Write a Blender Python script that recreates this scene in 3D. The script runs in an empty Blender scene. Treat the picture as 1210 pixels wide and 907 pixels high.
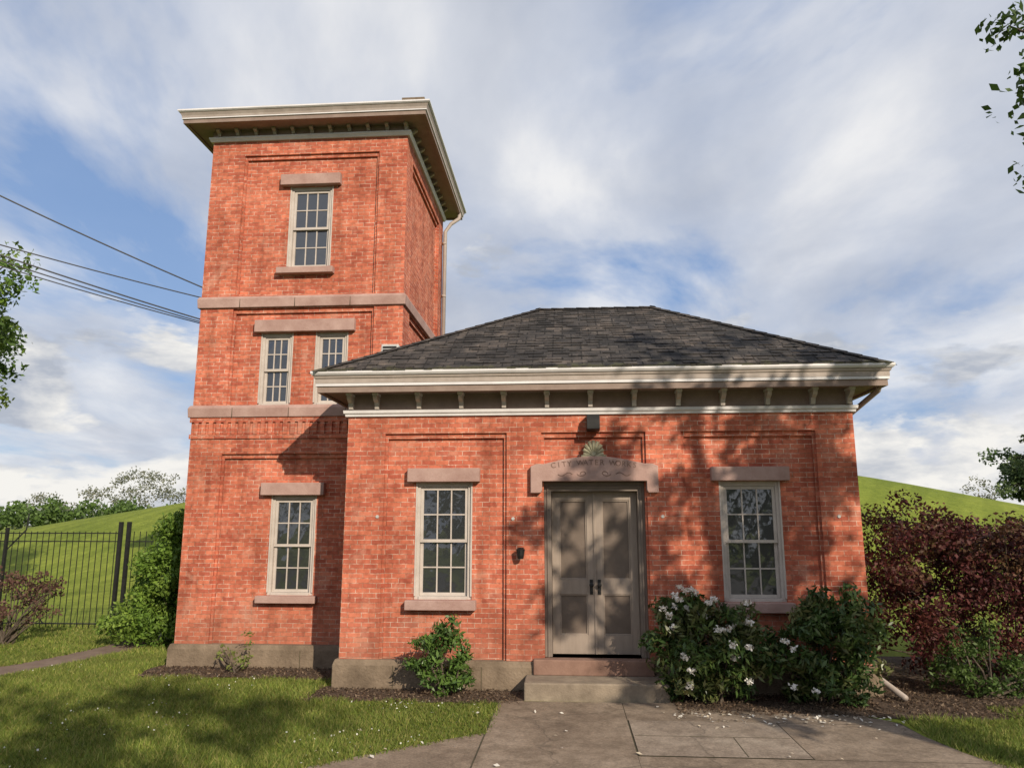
import bpy, math, random
import numpy as np
from mathutils import Vector
random.seed(7); rng=np.random.default_rng(7)
S=bpy.context.scene
COL=S.collection
# ------------------------------------------------------------------ materials
def newmat(name):
    m=bpy.data.materials.new(name); m.use_nodes=True
    nt=m.node_tree; b=nt.nodes['Principled BSDF']
    return m,nt,b
def N(nt,t,**k):
    n=nt.nodes.new(t)
    for a,v in k.items(): setattr(n,a,v)
    return n
def ramp(nt,pts,fac):
    r=N(nt,'ShaderNodeValToRGB'); e=r.color_ramp.elements
    while len(e)<len(pts): e.new(.5)
    for i,(p,c) in enumerate(pts):
        e[i].position=p; e[i].color=(*c,1) if len(c)==3 else c
    nt.links.new(fac,r.inputs[0]); return r
def mixc(nt,fac,a,b,mode='MIX'):
    m=N(nt,'ShaderNodeMix',data_type='RGBA',blend_type=mode)
    for s,v in ((0,fac),(6,a),(7,b)):
        if hasattr(v,'is_output') or isinstance(v,bpy.types.NodeSocket): nt.links.new(v,m.inputs[s])
        else: m.inputs[s].default_value=v if s==0 else (*v,1) if len(v)==3 else v
    return m.outputs[2]
def noise(nt,scale,detail=6,rough=.6,vec=None,dist=0):
    n=N(nt,'ShaderNodeTexNoise'); n.inputs['Scale'].default_value=scale
    n.inputs['Detail'].default_value=detail; n.inputs['Roughness'].default_value=rough
    n.inputs['Distortion'].default_value=dist
    if vec is None:
        g=N(nt,'ShaderNodeNewGeometry'); vec=g.outputs['Position']
    nt.links.new(vec,n.inputs['Vector']); return n.outputs['Fac']
def bump(nt,b,h,strength,dist=.01):
    n=N(nt,'ShaderNodeBump'); n.inputs['Strength'].default_value=strength
    n.inputs['Distance'].default_value=dist
    nt.links.new(h,n.inputs['Height']); nt.links.new(n.outputs[0],b.inputs['Normal'])
def simple(name,c1,c2,scale=4,rough=.8,bs=.3,bscale=40,metal=0,detail=6,bd=.01,stretch=None):
    m,nt,b=newmat(name)
    vec=None
    if stretch:
        g=N(nt,'ShaderNodeNewGeometry'); mp=N(nt,'ShaderNodeVectorMath',operation='MULTIPLY')
        mp.inputs[1].default_value=stretch; nt.links.new(g.outputs['Position'],mp.inputs[0]); vec=mp.outputs[0]
    f=noise(nt,scale,detail,.65,vec)
    r=ramp(nt,[(.3,c1),(.7,c2)],f); nt.links.new(r.outputs[0],b.inputs['Base Color'])
    b.inputs['Roughness'].default_value=rough; b.inputs['Metallic'].default_value=metal
    if bs: bump(nt,b,noise(nt,bscale,3,.6),bs,bd)
    return m
def brick_mat():
    m,nt,b=newmat('brick')
    uv=N(nt,'ShaderNodeUVMap'); 
    wob=N(nt,'ShaderNodeTexNoise'); wob.inputs['Scale'].default_value=5; wob.inputs['Detail'].default_value=2
    nt.links.new(uv.outputs[0],wob.inputs['Vector'])
    sub=N(nt,'ShaderNodeVectorMath',operation='MULTIPLY_ADD'); sub.inputs[1].default_value=(.012,.012,0)
    nt.links.new(wob.outputs['Color'],sub.inputs[0]); nt.links.new(uv.outputs[0],sub.inputs[2])
    br=N(nt,'ShaderNodeTexBrick'); nt.links.new(sub.outputs[0],br.inputs['Vector'])
    br.inputs['Scale'].default_value=1; br.inputs['Brick Width'].default_value=.195
    br.inputs['Row Height'].default_value=.0655; br.inputs['Mortar Size'].default_value=.0045
    br.inputs['Mortar Smooth'].default_value=.35; br.inputs['Bias'].default_value=-.15
    br.inputs['Color1'].default_value=(.56,.175,.105,1); br.inputs['Color2'].default_value=(.36,.088,.057,1)
    f1=noise(nt,.8,6,.65,dist=.3); f2=noise(nt,14,4,.7); f3=noise(nt,2.3,6,.7,dist=.5); f4=noise(nt,7,3,.7)
    nt.links.new(ramp(nt,[(.42,(.36,.18,.12)),(.6,(.66,.50,.41))],f4).outputs[0],br.inputs['Mortar'])
    c=mixc(nt,.75,br.outputs['Color'],ramp(nt,[(.34,(.62,.54,.50)),(.5,(1.0,.98,.96)),(.66,(1.26,1.28,1.28))],f1).outputs[0],'MULTIPLY')
    c=mixc(nt,.55,c,ramp(nt,[(.3,(.55,.50,.48)),(.55,(1,1,1)),(.8,(1.35,1.3,1.25))],f2).outputs[0],'MULTIPLY')
    eff=ramp(nt,[(.54,(0,0,0)),(.74,(.55,.55,.55))],f3).outputs[0]
    c=mixc(nt,eff,c,(.60,.34,.25))
    drk=ramp(nt,[(.28,(.6,.6,.6)),(.42,(0,0,0))],f3).outputs[0]
    c=mixc(nt,drk,c,(.22,.07,.045))
    # vertical rain streaking
    g=N(nt,'ShaderNodeNewGeometry'); st=N(nt,'ShaderNodeVectorMath',operation='MULTIPLY'); st.inputs[1].default_value=(3.2,3.2,.28)
    nt.links.new(g.outputs['Position'],st.inputs[0]); f5=noise(nt,1.3,5,.6,st.outputs[0])
    c=mixc(nt,.6,c,ramp(nt,[(.36,(.62,.58,.56)),(.52,(1,1,1))],f5).outputs[0],'MULTIPLY')
    sp=N(nt,'ShaderNodeSeparateXYZ'); nt.links.new(g.outputs['Position'],sp.inputs[0])
    mr=N(nt,'ShaderNodeMapRange'); nt.links.new(sp.outputs[2],mr.inputs[0])
    mr.inputs[1].default_value=.2; mr.inputs[2].default_value=1.3; mr.inputs[3].default_value=.7; mr.inputs[4].default_value=0
    mm=N(nt,'ShaderNodeMath',operation='MULTIPLY'); nt.links.new(mr.outputs[0],mm.inputs[0]); nt.links.new(f3,mm.inputs[1])
    c=mixc(nt,mm.outputs[0],c,(.22,.12,.08))
    nt.links.new(c,b.inputs['Base Color']); b.inputs['Roughness'].default_value=.9
    b.inputs['Specular IOR Level'].default_value=.2
    hh=N(nt,'ShaderNodeMath',operation='SUBTRACT'); nt.links.new(f2,hh.inputs[0]); nt.links.new(br.outputs['Fac'],hh.inputs[1])
    bump(nt,b,hh.outputs[0],.6,.006)
    return m
def shingle_mat():
    m,nt,b=newmat('asphalt_shingle')
    uv=N(nt,'ShaderNodeUVMap')
    br=N(nt,'ShaderNodeTexBrick'); nt.links.new(uv.outputs[0],br.inputs['Vector'])
    br.inputs['Scale'].default_value=1; br.inputs['Brick Width'].default_value=.28
    br.inputs['Row Height'].default_value=.135; br.inputs['Mortar Size'].default_value=.010
    br.inputs['Mortar Smooth'].default_value=.1
    br.inputs['Color1'].default_value=(.085,.075,.072,1); br.inputs['Color2'].default_value=(.03,.028,.029,1)
    br.inputs['Mortar'].default_value=(.011,.010,.010,1)
    f1=noise(nt,1.7,6,.7,dist=.6); f2=noise(nt,60,2,.7); f3=noise(nt,5,5,.7)
    c=mixc(nt,.9,br.outputs['Color'],ramp(nt,[(.38,(.35,.35,.37)),(.5,(.8,.78,.78)),(.64,(1.7,1.55,1.42))],f1).outputs[0],'MULTIPLY')
    c=mixc(nt,.7,c,ramp(nt,[(.3,(.5,.5,.5)),(.7,(1.5,1.5,1.45))],f2).outputs[0],'MULTIPLY')
    c=mixc(nt,.7,c,ramp(nt,[(.35,(.6,.6,.6)),(.65,(1.3,1.28,1.2))],f3).outputs[0],'MULTIPLY')
    g=N(nt,'ShaderNodeNewGeometry'); sp=N(nt,'ShaderNodeSeparateXYZ'); nt.links.new(g.outputs['Position'],sp.inputs[0])
    mr=N(nt,'ShaderNodeMapRange'); nt.links.new(sp.outputs[2],mr.inputs[0])
    mr.inputs[1].default_value=4.28; mr.inputs[2].default_value=4.5; mr.inputs[3].default_value=.28; mr.inputs[4].default_value=.0
    mm=N(nt,'ShaderNodeMath',operation='ADD'); nt.links.new(mr.outputs[0],mm.inputs[0]); nt.links.new(f3,mm.inputs[1])
    mo=ramp(nt,[(.70,(0,0,0)),(.78,(.6,.6,.6))],mm.outputs[0]).outputs[0]
    c=mixc(nt,mo,c,(.07,.07,.03))
    nt.links.new(c,b.inputs['Base Color']); b.inputs['Roughness'].default_value=.95
    hh=N(nt,'ShaderNodeMath',operation='SUBTRACT'); nt.links.new(f2,hh.inputs[0]); nt.links.new(br.outputs['Fac'],hh.inputs[1])
    bump(nt,b,hh.outputs[0],.9,.015)
    return m
def leaf_mat(name,rough=.55,trans=.3):
    m,nt,b=newmat(name)
    a=N(nt,'ShaderNodeAttribute'); a.attribute_name='Col'
    nt.links.new(a.outputs['Color'],b.inputs['Base Color']); b.inputs['Roughness'].default_value=rough
    b.inputs['Specular IOR Level'].default_value=.3
    t=N(nt,'ShaderNodeBsdfTranslucent'); nt.links.new(a.outputs['Color'],t.inputs[0])
    mx=N(nt,'ShaderNodeMixShader'); mx.inputs[0].default_value=trans
    nt.links.new(b.outputs[0],mx.inputs[1]); nt.links.new(t.outputs[0],mx.inputs[2])
    nt.links.new(mx.outputs[0],nt.nodes['Material Output'].inputs[0])
    return m
def glass_mat():
    m,nt,b=newmat('window_glass')
    b.inputs['Base Color'].default_value=(.022,.024,.027,1); b.inputs['Roughness'].default_value=.3
    g=N(nt,'ShaderNodeBsdfGlossy'); g.inputs['Roughness'].default_value=.03; g.inputs['Color'].default_value=(.85,.9,1,1)
    bp=N(nt,'ShaderNodeBump'); bp.inputs['Strength'].default_value=.25; bp.inputs['Distance'].default_value=.02
    nt.links.new(noise(nt,3.5,2,.5),bp.inputs['Height']); nt.links.new(bp.outputs[0],g.inputs['Normal'])
    mx=N(nt,'ShaderNodeMixShader'); mx.inputs[0].default_value=.10
    nt.links.new(b.outputs[0],mx.inputs[1]); nt.links.new(g.outputs[0],mx.inputs[2])
    nt.links.new(mx.outputs[0],nt.nodes['Material Output'].inputs[0])
    return m
def grass_ground():
    m,nt,b=newmat('lawn')
    f1=noise(nt,.35,5,.6); f2=noise(nt,5,6,.7); f3=noise(nt,60,3,.7)
    c=ramp(nt,[(.3,(.145,.19,.035)),(.7,(.215,.255,.05))],f1).outputs[0]
    c=mixc(nt,.6,c,ramp(nt,[(.3,(.5,.55,.5)),(.7,(1.35,1.3,1.2))],f2).outputs[0],'MULTIPLY')
    c=mixc(nt,.6,c,ramp(nt,[(.3,(.45,.5,.4)),(.7,(1.5,1.4,1.3))],f3).outputs[0],'MULTIPLY')
    g=N(nt,'ShaderNodeNewGeometry'); w=N(nt,'ShaderNodeTexWave'); w.inputs['Scale'].default_value=.28
    w.inputs['Distortion'].default_value=1.2; w.inputs['Detail'].default_value=1
    mp=N(nt,'ShaderNodeMapping'); mp.inputs['Rotation'].default_value=(0,0,.5); nt.links.new(g.outputs['Position'],mp.inputs[0])
    nt.links.new(mp.outputs[0],w.inputs['Vector'])
    c=mixc(nt,.35,c,ramp(nt,[(.3,(.75,.8,.7)),(.7,(1.15,1.15,1.1))],w.outputs[1]).outputs[0],'MULTIPLY')
    nt.links.new(c,b.inputs['Base Color']); b.inputs['Roughness'].default_value=.95
    b.inputs['Specular IOR Level'].default_value=.1
    bump(nt,b,f3,.6,.03)
    return m
def concrete_mat(name,c1,c2,c3):
    m,nt,b=newmat(name)
    f1=noise(nt,1.1,7,.7,dist=.4); f2=noise(nt,40,4,.75); f3=noise(nt,5,6,.7)
    c=ramp(nt,[(.3,c1),(.5,c2),(.7,c3)],f1).outputs[0]
    c=mixc(nt,.7,c,ramp(nt,[(.3,(.6,.6,.6)),(.7,(1.3,1.28,1.25))],f2).outputs[0],'MULTIPLY')
    c=mixc(nt,.7,c,ramp(nt,[(.35,(.65,.63,.6)),(.6,(1.15,1.15,1.15))],f3).outputs[0],'MULTIPLY')
    v=N(nt,'ShaderNodeTexVoronoi',feature='DISTANCE_TO_EDGE'); v.inputs['Scale'].default_value=.45
    g=N(nt,'ShaderNodeNewGeometry'); nz=N(nt,'ShaderNodeTexNoise'); nz.inputs['Scale'].default_value=2.5; nz.inputs['Detail'].default_value=5
    nt.links.new(g.outputs['Position'],nz.inputs['Vector'])
    ad=N(nt,'ShaderNodeVectorMath',operation='MULTIPLY_ADD'); ad.inputs[1].default_value=(.6,.6,0)
    nt.links.new(nz.outputs['Color'],ad.inputs[0]); nt.links.new(g.outputs['Position'],ad.inputs[2]); nt.links.new(ad.outputs[0],v.inputs['Vector'])
    cr=ramp(nt,[(.002,(.5,.5,.5)),(.006,(0,0,0))],v.outputs['Distance']).outputs[0]
    c=mixc(nt,cr,c,(.05,.04,.03))
    nt.links.new(c,b.inputs['Base Color']); b.inputs['Roughness'].default_value=.93
    bump(nt,b,f2,.5,.008)
    return m
M={}
M['brick']=brick_mat(); M['roof']=shingle_mat(); M['glass']=glass_mat(); M['lawn']=grass_ground()
M['stone']=simple('brownstone',(.29,.175,.15),(.43,.295,.26),3,.9,.4,45)
M['plinth']=simple('plinth_stone',(.10,.072,.048),(.25,.19,.135),2.5,.95,.7,25,bd=.02,detail=8)
M['trim']=simple('cream_trim_paint',(.40,.35,.315),(.52,.465,.425),5,.6,.15,60)
M['fascia']=simple('fascia_paint',(.29,.24,.21),(.39,.335,.30),5,.6,.15,60)
M['gutter']=simple('gutter_paint',(.56,.54,.55),(.70,.68,.69),3,.5,.1,30)
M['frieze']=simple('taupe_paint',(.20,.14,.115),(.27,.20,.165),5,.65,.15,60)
M['door']=simple('door_paint',(.25,.20,.165),(.32,.26,.215),3,.5,.15,50,stretch=(4,4,.6))
M['doorpanel']=simple('door_panel_paint',(.12,.09,.07),(.165,.125,.10),3,.5,.1,50)
M['doorframe']=simple('door_frame_paint',(.15,.12,.10),(.22,.175,.145),3,.6,.1,50)
M['iron']=simple('black_iron',(.01,.01,.011),(.025,.024,.023),8,.5,.1,50,metal=.3)
M['metal']=simple('pale_metal',(.42,.42,.41),(.6,.6,.58),6,.45,.1,50,metal=.2)
M['bark']=simple('bark',(.05,.038,.028),(.13,.10,.075),4,.95,.9,14,bd=.04,stretch=(3,3,.6))
M['concrete']=concrete_mat('concrete',(.13,.095,.068),(.22,.17,.125),(.30,.24,.185))
M['concrete2']=concrete_mat('concrete_patch',(.19,.15,.115),(.26,.21,.165),(.32,.27,.215))
M['step']=simple('step_stone',(.15,.118,.088),(.30,.245,.185),4,.92,.6,40,detail=8)
M['redstone']=simple('red_sill_stone',(.17,.095,.07),(.27,.165,.125),4,.9,.4,40)
M['joint']=simple('joint_dirt',(.04,.032,.022),(.09,.08,.04),9,1,.3,40)
M['dirt']=simple('mulch',(.05,.03,.02),(.15,.10,.065),14,1,1,60,bd=.04,detail=8)
M['leaf']=leaf_mat('foliage'); M['leafg']=leaf_mat('glossy_foliage',.35,.15); M['grass']=leaf_mat('grass_blades',.7,.3)
M['petal']=leaf_mat('petals',.6,.3)
M['wire']=simple('wire_rubber',(.01,.01,.01),(.02,.02,.02),5,.6,0)
M['shell']=simple('verdigris_stone',(.17,.155,.10),(.34,.32,.23),12,.9,.4,40)
M['incised']=simple('incised_stone',(.15,.09,.07),(.22,.14,.11),12,.9,.2,40)
M['wood']=simple('pole_wood',(.10,.075,.05),(.18,.14,.10),3,.9,.5,20,stretch=(6,6,.5))
M['asphalt']=simple('asphalt',(.04,.04,.042),(.065,.063,.06),2,.9,.5,80)
# ------------------------------------------------------------------ mesh helpers
def empty(name):
    e=bpy.data.objects.new(name,None); COL.objects.link(e); return e
def boxuv(me):
    uvl=me.uv_layers.new(name='UVMap'); vs=me.vertices
    for p in me.polygons:
        n=p.normal
        if abs(n.z)>.98: t=Vector((1,0,0)); b=Vector((0,1,0))
        else:
            t=Vector((-n.y,n.x,0)).normalized()
            if (t.x+t.y*1.001)<0: t=-t
            b=n.cross(t)
            if b.z<0: b=-b
        for li in p.loop_indices:
            co=vs[me.loops[li].vertex_index].co
            uvl.data[li].uv=(co.dot(t),co.dot(b))
def obj(name,V,F,mat,parent=None,uv=True,smooth=False,bevel=0):
    me=bpy.data.meshes.new(name); me.from_pydata([tuple(v) for v in V],[],F); me.update()
    if uv: boxuv(me)
    me.materials.append(mat)
    if smooth:
        for p in me.polygons: p.use_smooth=True
    o=bpy.data.objects.new(name,me); COL.objects.link(o)
    if parent: o.parent=parent
    if bevel:
        b=o.modifiers.new('bevel','BEVEL'); b.width=bevel; b.segments=2; b.limit_method='ANGLE'
    return o
class MB:
    def __init__(s): s.V=[]; s.F=[]
    def add(s,V,F):
        k=len(s.V); s.V+=[tuple(v) for v in V]; s.F+=[tuple(i+k for i in f) for f in F]
    def box(s,x0,x1,y0,y1,z0,z1):
        s.add([(x0,y0,z0),(x1,y0,z0),(x1,y1,z0),(x0,y1,z0),(x0,y0,z1),(x1,y0,z1),(x1,y1,z1),(x0,y1,z1)],
              [(0,3,2,1),(4,5,6,7),(0,1,5,4),(1,2,6,5),(2,3,7,6),(3,0,4,7)])
    def prism_y(s,poly,y0,y1):
        n=len(poly)
        V=[(x,y0,z) for x,z in poly]+[(x,y1,z) for x,z in poly]
        F=[tuple(range(n)),tuple(range(2*n-1,n-1,-1))]+[(i,i+n,(i+1)%n+n,(i+1)%n) for i in range(n)]
        s.add(V,F)
    def prism_x(s,poly,x0,x1):
        n=len(poly)
        V=[(x0,y,z) for y,z in poly]+[(x1,y,z) for y,z in poly]
        F=[tuple(range(n-1,-1,-1)),tuple(range(n,2*n))]+[(i,(i+1)%n,(i+1)%n+n,i+n) for i in range(n)]
        s.add(V,F)
    def ring(s,x0,x1,y0,y1,prof):
        n=len(prof); V=[]
        for o,z in prof: V+=[(x0-o,y0-o,z),(x1+o,y0-o,z),(x1+o,y1+o,z),(x0-o,y1+o,z)]
        F=[]
        for i in range(n):
            j=(i+1)%n
            for k in range(4):
                l=(k+1)%4; F.append((i*4+k,i*4+l,j*4+l,j*4+k))
        s.add(V,F)
    def tube(s,pts,rad,sides=8,cap=True):
        pts=[Vector(p) for p in pts]; n=len(pts)
        if not hasattr(rad,'__len__'): rad=[rad]*n
        V=[];F=[]; prev=None
        for i,p in enumerate(pts):
            d=(pts[min(i+1,n-1)]-pts[max(i-1,0)]).normalized()
            ref=prev if prev is not None else (Vector((0,0,1)) if abs(d.z)<.9 else Vector((1,0,0)))
            u=(ref-d*ref.dot(d))
            if u.length<1e-4: u=d.orthogonal()
            u.normalize(); w=d.cross(u); prev=u
            for k in range(sides):
                a=2*math.pi*k/sides; V.append(p+(u*math.cos(a)+w*math.sin(a))*rad[i])
        for i in range(n-1):
            for k in range(sides):
                l=(k+1)%sides; F.append((i*sides+k,i*sides+l,(i+1)*sides+l,(i+1)*sides+k))
        if cap: F+= [tuple(range(sides-1,-1,-1)),tuple(range((n-1)*sides,n*sides))]
        s.add(V,F)
    def make(s,name,mat,parent=None,**k): return obj(name,s.V,s.F,mat,parent,**k)
def npmesh(name,V,k,mat,cols=None,parent=None):
    nv=len(V); nf=nv//k
    me=bpy.data.meshes.new(name); me.vertices.add(nv); me.vertices.foreach_set('co',V.astype(np.float32).ravel())
    me.loops.add(nv); me.loops.foreach_set('vertex_index',np.arange(nv,dtype=np.int32))
    me.polygons.add(nf); me.polygons.foreach_set('loop_start',np.arange(0,nv,k,dtype=np.int32))
    me.polygons.foreach_set('loop_total',np.full(nf,k,dtype=np.int32))
    me.update(); me.validate()
    if cols is not None:
        a=me.color_attributes.new('Col','FLOAT_COLOR','POINT')
        c=np.ones((nv,4),np.float32); c[:,:3]=np.repeat(cols,k,axis=0); a.data.foreach_set('color',c.ravel())
    me.materials.append(mat)
    o=bpy.data.objects.new(name,me); COL.objects.link(o)
    if parent: o.parent=parent
    return o
def unit(v): return v/np.maximum(np.linalg.norm(v,axis=1,keepdims=True),1e-6)
def leaves(P,size,aspect=.5,up=0.4):
    n=len(P); nr=unit(rng.normal(size=(n,3))+np.array([0,-.2,up])); r=rng.normal(size=(n,3))
    t=unit(r-nr*np.sum(r*nr,axis=1,keepdims=True)); b=np.cross(nr,t); s=(size*rng.uniform(.6,1.3,n))[:,None]
    V=np.stack([P-t*s,P+b*s*aspect+nr*s*.12,P+t*s,P-b*s*aspect+nr*s*.12],axis=1).reshape(-1,3)
    return V
def pick(cols,n,var=.25):
    c=np.array(cols)[rng.integers(0,len(cols),n)]
    return np.clip(c*rng.uniform(1-var,1+var,(n,1)),0,1)
def clumped(centers,rad,per,hollow=.5):
    centers=np.array(centers); n=len(centers)*per
    C=np.repeat(centers,per,axis=0); R=np.repeat(np.array(rad) if hasattr(rad,'__len__') else np.full(len(centers),rad),per)[:,None]
    d=unit(rng.normal(size=(n,3)))*(rng.uniform(0,1,(n,1))**hollow)
    return C+d*R*np.array([1,1,.75])
# ------------------------------------------------------------------ walls with relief
def relief_wall(name,O,u,n,W,z0,z1,rects,mat,parent):
    xs={0.0,W}; zs={z0,z1}
    for r in rects: xs|={r[0],r[1]}; zs|={r[2],r[3]}
    xs=sorted(x for x in xs if 0<=x<=W); zs=sorted(z for z in zs if z0<=z<=z1)
    D=[[0.0]*(len(zs)-1) for _ in range(len(xs)-1)]
    for i in range(len(xs)-1):
        for j in range(len(zs)-1):
            cx=(xs[i]+xs[i+1])/2; cz=(zs[j]+zs[j+1])/2
            for r in rects:
                if r[0]<cx<r[1] and r[2]<cz<r[3]: D[i][j]=r[4]
    O=Vector(O);u=Vector(u);n=Vector(n)
    P=lambda x,z,d:O+u*x+Vector((0,0,z))-n*d
    m=MB()
    for i in range(len(xs)-1):
        for j in range(len(zs)-1):
            d=D[i][j]; a,b,c,e=xs[i],xs[i+1],zs[j],zs[j+1]
            m.add([P(a,c,d),P(b,c,d),P(b,e,d),P(a,e,d)],[(0,1,2,3)])
            if i+1<len(xs)-1 and D[i+1][j]!=d:
                d2=D[i+1][j]; m.add([P(b,c,d),P(b,c,d2),P(b,e,d2),P(b,e,d)],[(0,1,2,3)])
            if j+1<len(zs)-1 and D[i][j+1]!=d:
                d2=D[i][j+1]; m.add([P(a,e,d),P(b,e,d),P(b,e,d2),P(a,e,d2)],[(0,1,2,3)])
    return m.make(name,mat,parent)
def panel(x0,x1,z0,z1):
    return [(x0,x1,z0,z1,.035),(x0+.04,x1-.04,z0,z1-.07,.075)]
house=empty('brick_house')
PX0,PX1,PY0,PY1=-3.52,3.57,0.0,5.07
TX0,TX1,TY0,TY1=-6.55,-3.06,1.3,5.05
TOPP=4.05
pw=[(-2.52,-1.71,1.15,2.76),(1.72,2.55,1.15,2.76)]
R=[]
for a,b in ((-2.97,-1.22),(-.73,.73),(1.22,3.05)): R+=panel(a-PX0,b-PX0,.0,3.45)
for w in pw: R.append((w[0]-PX0,w[1]-PX0,w[2],w[3],.26))
R.append((-.70-PX0,.70-PX0,.41,2.76,.42))
relief_wall('front_wall',(PX0,PY0,0),(1,0,0),(0,-1,0),PX1-PX0,0,TOPP,R,M['brick'],house)
relief_wall('right_wall',(PX1,PY0,0),(0,1,0),(1,0,0),PY1-PY0,0,TOPP,[(.55,2.3,0,3.45,.07),(2.8,4.5,0,3.45,.07)],M['brick'],house)
relief_wall('left_wall',(PX0,PY0,0),(0,1,0),(-1,0,0),PY1-PY0,0,TOPP,[],M['brick'],house)
relief_wall('back_wall',(PX0,PY1,0),(1,0,0),(0,1,0),PX1-PX0,0,TOPP,[],M['brick'],house)
tw=[(-5.13,-4.36,6.47,7.97),(-5.49,-4.93,4.10,5.34),(-4.55,-3.99,4.10,5.34),(-5.15,-4.40,1.07,2.63)]
R=[]
R+=panel(.59,3.00,5.98,8.55); R+=panel(.57,3.00,4.11,5.75); R+=panel(.55,3.02,0,3.30)
for w in tw: R.append((w[0]-TX0,w[1]-TX0,w[2],w[3],.26))
relief_wall('tower_front_wall',(TX0,TY0,0),(1,0,0),(0,-1,0),TX1-TX0,0,9.05,R,M['brick'],house)
TD=TY1-TY0
relief_wall('tower_right_wall',(TX1,TY0,0),(0,1,0),(1,0,0),TD,0,9.05,panel(.5,TD-.5,5.98,8.55)+panel(.5,TD-.5,4.11,5.75),M['brick'],house)
relief_wall('tower_left_wall',(TX0,TY0,0),(0,1,0),(-1,0,0),TD,0,9.05,panel(.5,TD-.5,5.98,8.55)+panel(.5,TD-.5,4.11,5.75)+panel(.5,TD-.5,0,3.3),M['brick'],house)
relief_wall('tower_back_wall',(TX0,TY1,0),(1,0,0),(0,1,0),TX1-TX0,0,9.05,[],M['brick'],house)
m=MB(); x=TX0+.06
while x<-3.6:
    m.box(x,x+.07,TY0-.03,TY0+.02,3.62,3.82); x+=.125
m.box(TX0-.02,TX1+.02,TY0-.026,TY0+.01,3.82,3.90)
m.box(TX0-.02,TX1+.02,TY0-.022,TY0+.01,3.55,3.62)
m.make('tower_corbel_band',M['brick'],house)
m=MB()
m.ring(TX0,TX1,TY0,TY1,[(-.05,3.90),(.05,3.90),(.06,4.05),(.03,4.10),(-.05,4.10)])
m.ring(TX0,TX1,TY0,TY1,[(-.08,5.77),(.04,5.77),(.05,5.92),(.03,5.965),(-.08,5.965)])
m.make('tower_string_course',M['stone'],house,bevel=.008)
# open joints between the string-course stones
m=MB()
for z0,z1,o in ((3.902,4.085,.0575),(5.772,5.95,.0475)):
    x=TX0+.7
    while x<TX1-.1: m.box(x-.004,x+.004,TY0-o-.003,TY0,z0,z1-.03); x+=.95
m.make('string_course_joints',M['joint'],house,uv=False)
m=MB()
m.ring(PX0,PX1,PY0,PY1,[(-.1,-.1),(.07,-.1),(.07,.30),(.045,.37),(-.1,.37)])
m.make('plinth',M['plinth'],house,bevel=.01)
m=MB(); m.ring(TX0,TX1,TY0,TY1,[(-.1,-.1),(.07,-.1),(.07,.27),(.045,.34),(-.1,.34)])
m.make('tower_plinth',M['plinth'],house,bevel=.01)
m=MB()
for x in (-2.75,-1.55,1.4,2.6): m.box(x-.004,x+.004,-.0735,-.03,0,.30)
for x in (-5.6,-4.5): m.box(x-.004,x+.004,TY0-.0735,TY0-.03,0,.27)
m.make('plinth_joints',M['joint'],house,uv=False)
m=MB()
for w in pw:
    m.box(w[0]-.11,w[1]+.11,-.035,.2,w[3]+.003,w[3]+.195)
    m.box(w[0]-.10,w[1]+.07,-.06,.2,w[2]-.13,w[2]-.002)
for i,w in enumerate(tw):
    if i in (0,3):
        m.box(w[0]-.15,w[1]+.14,TY0-.03,TY0+.2,w[3]+.003,w[3]+.20)
        m.box(w[0]-.13,w[1]+.08,TY0-.05,TY0+.2,w[2]-.11,w[2]-.002)
m.box(-5.58,-3.87,TY0-.03,TY0+.2,5.343,5.55)
m.make('lintels_and_sills',M['stone'],house,bevel=.008)
# ------------------------------------------------------------------ windows
def window(idx,x0,x1,z0,z1,yf,rows=4,cols=3,casing=.065):
    fr=MB(); sa=MB(); gl=MB()
    yo=yf+.10
    fr.box(x0,x0+casing,yo,yo+.12,z0,z1); fr.box(x1-casing,x1,yo,yo+.12,z0,z1)
    fr.box(x0+casing,x1-casing,yo,yo+.12,z1-casing,z1); fr.box(x0+casing,x1-casing,yo-.02,yo+.12,z0,z0+.045)
    fr.box(x0-.0,x0+.025,yo-.025,yo,z0+.045,z1-.0); fr.box(x1-.025,x1,yo-.025,yo,z0+.045,z1-.0)
    a,b=x0+casing+.002,x1-casing-.002; c,e=z0+.047,z1-casing-.002; mid=(c+e)/2
    for lo,hi,y in ((mid-.02,e,yo+.02),(c,mid+.02,yo+.055)):
        s=.042; t=.034
        sa.box(a,a+s,y,y+t,lo,hi); sa.box(b-s,b,y,y+t,lo,hi)
        sa.box(a+s,b-s,y,y+t,lo,lo+s); sa.box(a+s,b-s,y,y+t,hi-s,hi)
        iw=(b-a-2*s); ih=(hi-lo-2*s)
        for k in range(1,cols):
            xx=a+s+iw*k/cols; sa.box(xx-.009,xx+.009,y+.004,y+t-.003,lo+s,hi-s)
        for k in range(1,rows//2):
            zz=lo+s+ih*k/(rows//2); sa.box(a+s,b-s,y+.006,y+t-.005,zz-.009,zz+.009)
        nr=rows//2
        for i in range(cols):
            for j in range(nr):
                xa=a+s+iw*i/cols; xb=xa+iw/cols; za=lo+s+ih*j/nr; zb=za+ih/nr
                d=[random.uniform(-.004,.004) for _ in range(4)]; yy=y+t*.6
                gl.add([(xa,yy+d[0],za),(xb,yy+d[1],za),(xb,yy+d[2],zb),(xa,yy+d[3],zb)],[(0,1,2,3)])
    fr.make('window_frame_%d'%idx,M['trim'],house,bevel=.003); sa.make('window_sash_%d'%idx,M['trim'],house)
    gl.make('window_glass_%d'%idx,M['glass'],house)
k=0
for w in pw: k+=1; window(k,*w,0)
for w in tw: k+=1; window(k,*w,TY0)
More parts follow.
